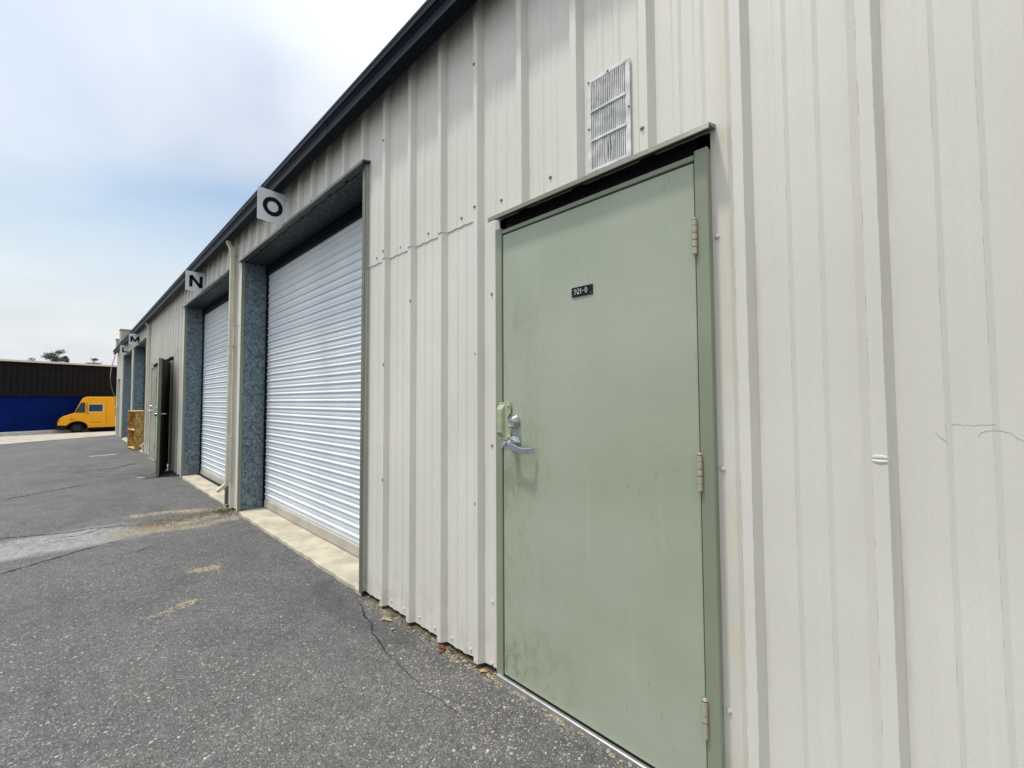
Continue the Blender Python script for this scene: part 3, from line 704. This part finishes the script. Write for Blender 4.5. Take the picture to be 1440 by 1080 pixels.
# ---- hairline paint cracks and a dent in the siding on the right
def scratch(pts, w_=.0007):
    b = MB(); P = [Vector((x, yprof(x) - .0047, z)) for x, z in pts]
    b.tube(P, [.62 * w_ * random.uniform(.5, 1.2) for _ in P], 4); return b.build('paint_crack', M['pcrack'], BL)
def dense(pts, n=7):
    o = []
    for (x0, z0), (x1, z1) in zip(pts[:-1], pts[1:]):
        o += [(x0 + (x1 - x0) * k / n, z0 + (z1 - z0) * k / n + random.uniform(-.0008, .0008)) for k in range(n)]
    return o + [pts[-1]]
scratch(dense([(1.495, 1.251), (1.53, 1.25), (1.564, 1.254)]), .0005)
scratch(dense([(1.537, 1.224), (1.541, 1.234), (1.552, 1.239), (1.570, 1.239), (1.585, 1.235), (1.594, 1.224), (1.606, 1.216), (1.64, 1.20)]), .0006)
scratch(dense([(1.467, 1.232), (1.474, 1.220), (1.482, 1.212), (1.487, 1.205)]), .0007)
db_ = MB(); nU, nV = 22, 12                  # crumpled spot on the rib: a shallow pushed-out lens with a crease
for i in range(nU + 1):
    for j in range(nV + 1):
        u, v_ = -1 + 2 * i / nU, -1 + 2 * j / nV; x = 1.3655 + u * (.022 - .006 * v_ * v_); z = 1.158 + v_ * (.013 - .006 * u * u)
        env = max(0, 1 - u * u) * max(0, 1 - v_ * v_)
        hgt = .0028 * env * (1 if v_ < -.08 else .6) * (.75 + .25 * math.sin(3 * u + 1)) - (.0046 * env * math.exp(-((v_ - .12 * u * u) / .14) ** 2))
        db_.v.append((x, min(yprof(x), -.0318 if 1.349 < x < 1.3805 else 0) - .0038 - hgt - .0012 * (env > 0), z))
db_.f = [(i * (nV + 1) + j, (i + 1) * (nV + 1) + j, (i + 1) * (nV + 1) + j + 1, i * (nV + 1) + j + 1) for i in range(nU) for j in range(nV)]
db_.build('dent', M['wall'], BL, True, fix=False)
# ---- downspouts
def downspout(x):
    zg = gz(x)
    P = [(x, -.118, 3.36), (x, -.112, 3.325), (x, -.080, 3.255), (x, -.068, 3.20), (x, -.068, 2.2), (x, -.068, 1.2), (x, -.068, zg + .36), (x - .01, -.078, zg + .325), (x - .03, -.135, zg + .27), (x - .04, -.165, zg + .245)]
    o = MB().tube(P, .031, 4, True).build('downspout', M['cream'], BL, bevel=.006)
    for z_ in (3.17, 2.0, .85): MB().box((x - .026, -.0935, z_), (x + .026, -.0335, z_ + .03)).build('strap', M['cream'], o)
    MB().tube([(x, -.068, zg + .40), (x, -.068, zg + .37)], .035, 4, True).build('collar', M['cream'], o)
downspout(-4.70); downspout(-12.62)

# ------------------------------------------------------------------ signs
def stroke_letter(b, strokes, fn, w_, depth):
    for pl in strokes:
        for (p0, p1) in zip(pl[:-1], pl[1:]):
            d = Vector((p1[0] - p0[0], p1[1] - p0[1])).normalized(); n_ = Vector((-d.y, d.x)) * w_ / 2
            a0 = Vector(p0) - d * w_ * .12; a1 = Vector(p1) + d * w_ * .12
            b.prism([tuple(a0 + n_), tuple(a0 - n_), tuple(a1 - n_), tuple(a1 + n_)], fn, 0, depth)
def letter(key, fn):
    b = MB()
    if key == 'O':
        n = 40; ro, ri = (.086, .092), (.049, .052)
        for k in range(n):
            t0, t1 = 2 * math.pi * k / n, 2 * math.pi * (k + 1) / n
            b.prism([(ro[0] * math.cos(t0), ro[1] * math.sin(t0)), (ro[0] * math.cos(t1), ro[1] * math.sin(t1)), (ri[0] * math.cos(t1), ri[1] * math.sin(t1)), (ri[0] * math.cos(t0), ri[1] * math.sin(t0))], fn, 0, .002)
    else:
        S = {'N': [[(-.063, -.085), (-.063, .085)], [(.063, -.085), (.063, .085)], [(-.06, .082), (.06, -.082)]],
             'M': [[(-.078, -.08), (-.078, .08)], [(.078, -.08), (.078, .08)], [(-.074, .078), (0, -.066), (.074, .078)]],
             'L': [[(-.052, .08), (-.052, -.08)], [(-.05, -.066), (.066, -.066)]]}[key]
        stroke_letter(b, S, fn, .041, .002)
    return b
UN = {'O': (-2.90, -.29, 3.025, 3.335), 'N': (-6.49, -.267, 3.028, 3.332), 'M': (-14.95, -.27, 2.99, 3.32), 'L': (-18.55, -.235, 2.995, 3.31)}
for key, (x, y0, z0, z1) in UN.items():
    t = thing('unit_sign', {'O': 'square silver sign with black letter O jutting out under the gutter', 'N': 'square silver sign with black letter N jutting out under the gutter', 'M': 'square silver sign with black letter M jutting out under the gutter', 'L': 'square silver sign with black letter L jutting out under the gutter'}[key], 'sign', (x, y0 + .13, z0), (0, 0, 0), 'unit letter signs along the eave')
    hw = .122
    MB().box((-.0035, -hw - .005, 0), (.0, hw - .005, z1 - z0)).build('sign_plate', M['sign'], t, bevel=.001)
    MB().box((-.012, hw - .0045, .03), (-.002, hw + .012 + (-.03 - (y0 + .13 + hw)), .05)).box((-.012, hw - .0045, z1 - z0 - .06), (-.002, hw + .012 + (-.03 - (y0 + .13 + hw)), z1 - z0 - .04)).build('bracket', M['alum'], t)
    letter(key, lambda u, v, d, h=(z1 - z0): (.0004 + d, .012 * 0 + u + .004, h * .5 + v)).build('letter', M['black'], t)
np_ = thing('number_sign', 'small black plate reading 921-0 in white on the green door', 'sign', (.4815, FY, 1.738))
MB().box((-.0495, -.0045, 0), (.0495, -.0002, .0395)).build('sign_plate', M['black'], np_, bevel=.0006)
def arc(cx, cy, rx, ry, t0, t1, n=10): return [(cx + rx * math.cos(R(t0 + (t1 - t0) * k / n)), cy + ry * math.sin(R(t0 + (t1 - t0) * k / n))) for k in range(n + 1)]
S9 = [arc(0, .0055, .0045, .0050, 0, 360, 16), arc(-.0010, .0015, .0055, .0110, 20, -75, 8), [(0.0005, -.0093), (-.0042, -.0085)]]
S2 = [arc(0, .0050, .0045, .0053, 165, -35, 10) + [(-.0046, -.0100), (.0050, -.0100)]]
S1 = [[(0, -.0105), (0, .0105)]]
SD = [[(-.0028, 0), (.0028, 0)]]
S0 = [arc(0, 0, .0048, .0103, 0, 360, 20)]
lb = MB()
for S, ox in ((S9, -.031), (S2, -.0165), (S1, -.0045), (SD, .0055), (S0, .0200)):
    stroke_letter(lb, [[(px_ + ox, pz_) for px_, pz_ in pl] for pl in S], lambda u, v, d: (u, -.0047 - d, .0205 + v), .0022, .0006)
lb.build('lettering', M['white'], np_)
for xs_ in (-.043, .043): MB().lathe([(.0018, 0), (.0014, .0008)], lambda p, q, h: (xs_ + p, -.0046 - h, .006 + q), 10).build('rivet', M['alum'], np_)

# ------------------------------------------------------------------ shelf of strand board in the recess of unit M
sh = thing('open_shelf', 'open-fronted strand board shelf unit standing in a roll-up doorway', 'shelf', (-15.40, -.20, gz(-14.8) + .012), (0, 0, R(5)))
W_, D_, H_, T_ = .92, .30, 1.10, .022
MB().box((0, 0, 0), (T_, D_, H_)).build('side_board', M['osb'], sh)
MB().box((W_ - T_, 0, 0), (W_, D_, H_)).build('side_board', M['osb'], sh)
MB().box((T_, D_ - .015, 0), (W_ - T_, D_, H_)).build('back_board', M['osb'], sh)
for z_, nm_ in ((.02, 'bottom_board'), (.55, 'shelf_board')): MB().box((T_, .004, z_), (W_ - T_, D_ - .0152, z_ + T_)).build(nm_, M['wood'], sh)
MB().box((-.004, -.004, H_), (W_ + .004, D_, H_ + T_)).build('top_board', M['wood'], sh)
bg_ = tag(MB().box((0, 0, 0), (.10, .10, .09)).add([(0, 0, .0901), (.1, 0, .0901), (.1, .1, .0901), (0, .1, .0901), (.05, .05, .125)], [(0, 1, 4), (1, 2, 4), (2, 3, 4), (3, 0, 4)]).build('offcut_block', M['wood'], None, bevel=.006), 'small pale wooden block on the ground beside the strand board shelf', 'block')
bg_.location = (-13.9, -.02, gz(-13.9) + .036); bg_.rotation_euler = (0, 0, .4)

# ------------------------------------------------------------------ rubber mat at the open door
mb_ = MB(); nu, nv = 14, 8
for i in range(nu + 1):
    for j in range(nv + 1):
        u, v_ = i / nu, j / nv
        x = -8.95 + .55 * u; y = -.16 - .34 * v_ + .05 * math.sin(u * 3)
        z = ghz(x, y) + .006 + .16 * max(0, .55 - u) ** 2 * max(0, 1 - v_ * 1.6) + .006 * math.sin(9 * u + 5 * v_) ** 2
        mb_.v.append((x, y, z))
mb_.f = [(i * (nv + 1) + j, (i + 1) * (nv + 1) + j, (i + 1) * (nv + 1) + j + 1, i * (nv + 1) + j + 1) for i in range(nu) for j in range(nv)]
mo = mb_.build('door_mat', M['mat'], None, True, fix=False); tag(mo, 'rumpled dark grey rubber mat on the asphalt under the open door', 'mat')
md = mo.modifiers.new('thick', 'SOLIDIFY'); md.thickness = .006; md.offset = 1

# ------------------------------------------------------------------ fallen leaves and weeds along the wall foot
def leaf(x, y, mat, lab, sz, yaw):
    b = MB(); n = 6
    for k in range(n + 1):
        t = k / n; wd = .42 * math.sin(math.pi * min(1, t * .92 + .06)) ** .8
        b.v += [((t - .5), -wd * .5, .10 * math.sin(t * 3) + .10), ((t - .5), 0, .02 + .12 * math.sin(t * 4)), ((t - .5), wd * .5, .12 + .08 * math.sin(t * 5))]
    b.f = [(3 * k + j, 3 * k + 3 + j, 3 * k + 4 + j, 3 * k + 1 + j) for k in range(n) for j in range(2)]
    o = b.build('fallen_leaf', mat, None, True, fix=False); o.location = (x, y, ghz(x, y) + .002); o.scale = (sz, sz, sz); o.rotation_euler = (.15, .1, yaw)
    m = o.modifiers.new('thick', 'SOLIDIFY'); m.thickness = .02
    return tag(o, lab, 'leaf', 'dry leaves along the wall foot')
leaf(-.905, -.075, M['leaf1'], 'largest dry tan leaf, curled at the wall foot near the roll-up door', .06, .5); leaf(-.945, -.085, M['leaf1'], 'smaller dry tan leaf touching a larger curled one at the wall foot', .05, 2.0)
leaf(-.80, -.11, M['leaf1'], 'single small tan leaf lying alone on the asphalt', .035, 1.2)
leaf(-.435, -.03, M['leaf2'], 'larger dark red dry leaf tucked under the siding edge', .06, .2); leaf(-.41, -.05, M['leaf2'], 'smaller dark red dry leaf poking out below the siding', .05, 1.7)
leaf(-.10, -.035, M['leaf1'], 'tan leaf wedged under the last siding rib before the green door', .05, .9); leaf(-.06, -.05, M['leaf1'], 'tan leaf touching the corner of the door threshold', .045, 2.6)
wb = MB()
for k in range(130):
    x = random.gauss(-4.66, .10); y = random.uniform(-.20, -.02); z = ghz(x, y); h_ = random.uniform(.006, .024); a_ = random.uniform(0, 6.28); dx, dy = math.cos(a_) * .006, math.sin(a_) * .006
    wb.add([(x - dx, y - dy, z), (x + dx, y + dy, z), (x + random.uniform(-.03, .03), y + random.uniform(-.03, .03), z + h_)], [(0, 1, 2)])
wo = wb.build('weeds', M['moss'], None, fix=False); wo['kind'] = 'stuff'
pb = MB()      # loose grit washed out below the downspout and along the wall
def pebble(x, y, r_):
    z = ghz(x, y); a_ = random.uniform(0, 6.28); c_, s_ = math.cos(a_), math.sin(a_)
    P = [(1, .1, .25), (.2, .9, .3), (-.9, .3, .2), (-.4, -.85, .3), (.5, -.7, .2), (.05, .05, .85)]
    P = [(x + r_ * (u * c_ - v * s_), y + r_ * (u * s_ + v * c_), z + r_ * w__ * .8) for u, v, w__ in P] + [(x, y, z - r_ * .3)]
    pb.add(P, [(i, (i + 1) % 5, 5) for i in range(5)] + [((i + 1) % 5, i, 6) for i in range(5)])
for k in range(700):
    q = random.random()
    if q < .45: x, y = random.gauss(-4.5, .28), random.gauss(-.5, .28)
    elif q < .6: x, y = random.gauss(-2.75, .2), random.gauss(-.63, .07)
    elif q < .8: x, y = random.uniform(-1.3, 1.0), -.03 - abs(random.gauss(0, .06))
    else: x, y = random.uniform(-6, 1), random.uniform(-2.6, -.1)
    if y > -.03: continue
    pebble(x, y, random.uniform(.0025, .0075))
po = pb.build('grit', simple('tan_grit', (.34, .29, .21), .8, 0, .4, 40), None, fix=False); po['kind'] = 'stuff'

# ------------------------------------------------------------------ far end: rooftop housings, hanging cable
def housing(lab, x, y, w_, d_, z0, h_):
    t = thing('rooftop_housing', lab, 'roof unit', (x, y, z0), (0, 0, 0))
    MB().box((-w_ / 2, -d_ / 2, 0), (w_ / 2, d_ / 2, h_)).build('casing', M['beige'], t, bevel=.01)
    MB().box((-w_ / 2 - .02, -d_ / 2 - .02, h_ + .001), (w_ / 2 + .02, d_ / 2 + .02, h_ + .035)).build('lid', M['beige'], t, bevel=.005)
housing('beige sheet metal housing on the roof behind the letter M sign', -19.3, -.02, .5, .34, 3.51, .42)
housing('narrow beige sheet metal housing on the roof above the hanging cable', -22.0, -.03, .4, .22, 3.50, .36)
cb = [(-22.95, -.10, 3.45), (-22.9, -.12, 3.2), (-22.6, -.22, 2.75), (-22.3, -.26, 2.35), (-22.4, -.22, 1.95), (-22.7, -.10, 1.55), (-22.9, -.04, 1.25), (-22.92, -.04, .7)]
P = [Vector(q) for q in cb]; fine = []
for i in range(len(P) - 1):
    p0, p1, p2, p3 = P[max(i - 1, 0)], P[i], P[i + 1], P[min(i + 2, len(P) - 1)]
    for k in range(6):
        t = k / 6; fine.append(.5 * ((2 * p1) + (p2 - p0) * t + (2 * p0 - 5 * p1 + 4 * p2 - p3) * t * t + (3 * p1 - p0 - 3 * p2 + p3) * t ** 3))
tag(MB().tube(fine + [P[-1]], .013, 6).build('hanging_cable', M['cable'], None, True), 'loose grey cable looping down from the gutter end of the metal building', 'cable')

# ------------------------------------------------------------------ far warehouse
FD = Vector((-.28, .962, 0)).normalized(); FN = Vector((FD.y, -FD.x, 0))      # along the front, out of the front
BO = Vector((-35.3, -1.17, -.50))
frot = math.atan2(FD.y, FD.x)
wh = thing('warehouse', 'low warehouse with black cladding above a deep blue wall and pale roof trim', 'warehouse', BO, (0, 0, frot))
# local frame: x along the front, -y out of the front
S0_, S1_ = -13.0, 7.0
zc0, zt0 = 2.19, 4.02
MB().box((S0_, .0, -.3), (S1_, 14, zt0 + .05)).build('body', M['blk_clad'], wh)
b = MB(); x = S0_
while x < S1_:
    b.add([(x, -.010, .0), (x + .060, -.010, .0), (x + .070, -.022, .0), (x + .090, -.022, .0), (x + .100, -.010, .0), (x, -.010, zc0), (x + .060, -.010, zc0), (x + .070, -.022, zc0), (x + .090, -.022, zc0), (x + .100, -.010, zc0)], [(i, i + 1, i + 6, i + 5) for i in range(4)]); x += .10
b.build('blue_wall', M['blue'], wh, fix=False)
MB().box((S0_, -.032, .52), (S1_, -.0225, .57)).build('blue_band', M['blue'], wh)
pm = MB().prism([(0, 0), (0, -.035), (.012, -.055), (.035, -.055), (.047, -.035), (.236, -.035), (.236, 0)], lambda u, v, t: (u, v - .045, t), 0, zt0 - zc0).mesh('cladding_panel', M['blk_clad'])
k = 0; x = S0_
while x < S1_ - .2:
    inst('cladding_panel', pm, wh, (x, 0, zc0)); x += .243
MB().box((S0_, -.125, zc0 - .05), (S1_, -.0005, zc0 - .001)).build('flashing', M['blk_clad'], wh)
MB().box((S0_ - .1, -.30, zt0 + .051), (S1_ + .1, 14.1, zt0 + .16)).build('roof_trim', M['trimw'], wh, bevel=.01)
MB().box((S0_, -.13, zt0 - .02), (S1_, -.0005, zt0 + .05)).build('soffit', M['blk_clad'], wh)
kb = struct(MB().box((S0_, -.55, -.3), (.6, -.06, .15)).build('kerb', M['kerb'], None, bevel=.02)); kb.location = BO; kb.rotation_euler = (0, 0, frot)

# ------------------------------------------------------------------ yellow step van
VO = Vector((-34.0, -.85, -.56)); 
van = thing('delivery_van', 'yellow step van with sloped bonnet parked by the blue wall', 'van', VO, (0, 0, R(88)))
PB = [(-.96, .36), (-.95, .62), (-.90, .84), (-.78, .99), (-.30, 1.20), (-.02, 1.98), (.05, 2.09), (.16, 2.15), (.3, 2.165), (3.3, 2.165), (3.42, 2.10), (3.45, 1.9), (3.45, .32),
      (2.95, .26), (2.88, .50), (2.72, .63), (2.52, .67), (2.32, .63), (2.16, .50), (2.09, .26), (.28, .26), (.20, .47), (.05, .63), (-.17, .69), (-.38, .63), (-.52, .47), (-.57, .36)]
VW = 1.85
MB().prism(PB, lambda u, v, t: (u, t, v), 0, VW).build('body', M['yellow'], van, bevel=.035)
def side(name, poly, mat, y0=-.006, y1=.01, parent=van, bevel=0): return MB().prism(poly, lambda u, v, t: (u, t, v), y0, y1).build(name, mat, parent, bevel=bevel)
def fr_rect(x0, z0, x1, z1, t): return [(x0 - t, z0 - t), (x1 + t, z0 - t), (x1 + t, z1 + t), (x0 - t, z1 + t)]
q = side('window_frame', [(-.28, 1.225), (.13, 1.205), (.13, 1.81), (-.04, 1.81)], M['bumper'], -.008); side('quarter_window', [(-.235, 1.255), (.10, 1.235), (.10, 1.77), (-.055, 1.77)], M['glass'], -.014, .0, q)
dr = side('cab_door', [(.225, .42), (1.0, .42), (1.0, 1.86), (.225, 1.86)], M['yellow'], -.012, .01, van, .006)
side('window_frame', fr_rect(.30, 1.27, .88, 1.70, .035), M['trimw'], -.018, -.0125, dr); side('window_pane', fr_rect(.30, 1.27, .88, 1.70, 0), M['glass'], -.022, -.0185, dr)
for x0, x1 in ((.35, .48), (.50, .68), (.70, .86)): side('lettering', [(x0, .60), (x1, .60), (x1, .632), (x0, .632)], M['red'], -.0155, -.0125, dr)
side('door_handle', [(.25, 1.10), (.28, 1.10), (.28, 1.19), (.25, 1.19)], M['bumper'], -.03, -.0125, dr)
side('rub_rail', [(1.06, .90), (3.4, .90), (3.4, .94), (1.06, .94)], M['yellow'], -.018); side('panel_seam', [(1.055, .40), (1.065, .40), (1.065, 2.05), (1.055, 2.05)], M['red'], -.004)
side('panel_seam', [(1.50, .95), (1.506, .95), (1.506, 2.05), (1.50, 2.05)], M['red'], -.004)
side('bonnet_seam', [(-.42, .86), (-.412, .86), (-.412, 1.13), (-.42, 1.13)], M['red'], -.004); side('badge', [(-.50, .80), (-.28, .80), (-.28, .835), (-.50, .835)], M['red'], -.006)
for z_ in (1.27, 1.45, 1.63):
    side('mirror', [(.135, z_), (.195, z_), (.195, z_ + .13), (.135, z_ + .13)], M['yellow'], -.16, -.09, van, .012)
side('mirror_arm', [(.16, 1.22), (.175, 1.22), (.175, 1.80), (.16, 1.80)], M['bumper'], -.085, -.006)
hl = side('headlight', [(-.965, .66), (-.87, .66), (-.86, .84), (-.915, .84)], M['amber'], -.006, .25, van, .01)
side('headlight', [(-.965, .66), (-.87, .66), (-.86, .84), (-.915, .84)], M['amber'], VW - .25, VW + .006, van, .01)
side('bumper', [(-1.02, .27), (-.60, .27), (-.58, .47), (-.97, .50), (-1.02, .46)], M['bumper'], -.012, VW + .012, van, .012)
ws = Vector((-.30, 0, 1.20)); we = Vector((-.02, 0, 1.98)); wd_ = (we - ws); wn_ = Vector((-wd_.z, 0, wd_.x)).normalized()
MB().obox(ws + wd_ * .06 + Vector((0, .10, 0)) - wn_ * .002, (0, VW - .2, 0), wd_ * .86, wn_ * .012).build('windscreen', M['glass'], van)
MB().box((.3, .3, .10), (3.3, VW - .3, .2595)).build('chassis', M['bumper'], van)
for xw in (-.17, 2.52):
    for yw in (.03, VW - .23):
        wh_ = MB().lathe([(.20, 0), (.27, .004), (.29, .03), (.29, .17), (.27, .196), (.20, .20)], lambda p, q, h: (xw + p, yw + h, .29 + q), 26).build('wheel', M['rubber'], van, angle=40)
        yo = yw - .004 if yw < .5 else yw + .201
        MB().lathe([(.165, 0), (.155, .003 if yw < .5 else -.001), (.05, .006)], lambda p, q, h: (xw + p, yo + (h if yw > .5 else -h * .3), .29 + q), 20).build('rim', M['rim'], wh_)
al = [(-.17 + .46 * math.cos(R(t)), .30 + .42 * math.sin(R(t))) for t in range(5, 176, 10)]; ai = [(-.17 + .40 * math.cos(R(t)), .30 + .36 * math.sin(R(t))) for t in range(175, 4, -10)]
side('arch_lip', al + ai, M['bumper'], -.02, .02)
for xm in (.45, 1.9): side('marker_lamp', [(xm, 2.04), (xm + .07, 2.04), (xm + .07, 2.075), (xm, 2.075)], M['amber'], -.016, .0)
side('sill_strip', [(.30, .262), (2.05, .262), (2.05, .315), (.30, .315)], M['bumper'], -.006, .01)
side('fuel_flap', [(1.75, .60), (1.95, .60), (1.95, .80), (1.75, .80)], M['yellow'], -.006, .01)
MB().prism([(.0, .27), (.0, .6), (-.34, .6), (-.34, .27)], lambda u, v, t: (u + .1, t, v), .24, VW - .24).build('wheel_well', M['bumper'], van)

# ------------------------------------------------------------------ trees beyond the warehouse
def tree(lab, x, y, ztop, rx, rz_, nleaf, seed, clumps, zb=-.7):
    rr = random.Random(seed)
    t = thing('tree', lab, 'tree', (x, y, zb), (0, 0, 0), 'trees behind the warehouse')
    H = ztop - zb; cz = H - rz_
    tb = MB(); tb.tube([(0, 0, 0), (.1, .05, H * .35), (-.05, .1, cz - rz_ * .4), (0, 0, cz + rz_ * .3)], [.30, .24, .16, .06], 8)
    cl = []
    for k in range(clumps):
        a_ = rr.uniform(0, 6.28); r_ = rx * math.sqrt(rr.uniform(.05, 1)); z_ = cz + rz_ * rr.uniform(-.75, .95) * math.sqrt(max(.05, 1 - (r_ / rx) ** 2 * .8))
        cl.append((r_ * math.cos(a_), r_ * math.sin(a_), z_))
        p1 = Vector(cl[-1]); p0 = Vector((0, 0, cz - rz_ * rr.uniform(.3, .9)))
        tb.tube([p0, p0.lerp(p1, .5) + Vector((0, 0, .1)), p1], [.07, .045, .015], 5)
    tb.build('trunk', M['bark'], t, True)
    lb_ = MB()
    for k in range(nleaf):
        c_ = cl[rr.randrange(len(cl))]; s_ = rx * .25
        q_ = Vector((c_[0] + rr.gauss(0, s_), c_[1] + rr.gauss(0, s_), c_[2] + rr.gauss(0, s_ * .55)))
        u_ = Vector((rr.gauss(0, 1), rr.gauss(0, 1), rr.gauss(0, 1))).normalized(); v_ = u_.orthogonal().normalized(); l_ = rr.uniform(.07, .15)
        lb_.add([q_ - u_ * l_, q_ + v_ * l_ * .4, q_ + u_ * l_, q_ - v_ * l_ * .4], [(0, 1, 2, 3)])
    lb_.build('crown', M['foliage'], t, fix=False)
def at(px, depth):
    k = (px - 720) / 568.88; return CAM + fw * depth + rt * (k * depth)
for lab, px, dep, zt_, rx, rz_, nl, sd, cl in (('broad olive tree crown showing above the warehouse roof', 77, 62, 9.3, .98, 1.4, 1900, 3, 15), ('small olive tree crown just topping the warehouse roof', 93, 63, 8.6, .42, .7, 420, 5, 7), ('low rounded dark tree crown at the roof edge near the cable', 129, 60, 7.65, .75, .8, 1300, 8, 10), ('thin sparse tree with nearly bare twigs above the warehouse roof', 41, 62, 8.4, .6, .9, 160, 11, 9)):
    q = at(px, dep); tree(lab, q.x, q.y, zt_, rx, rz_, nl, sd, cl)
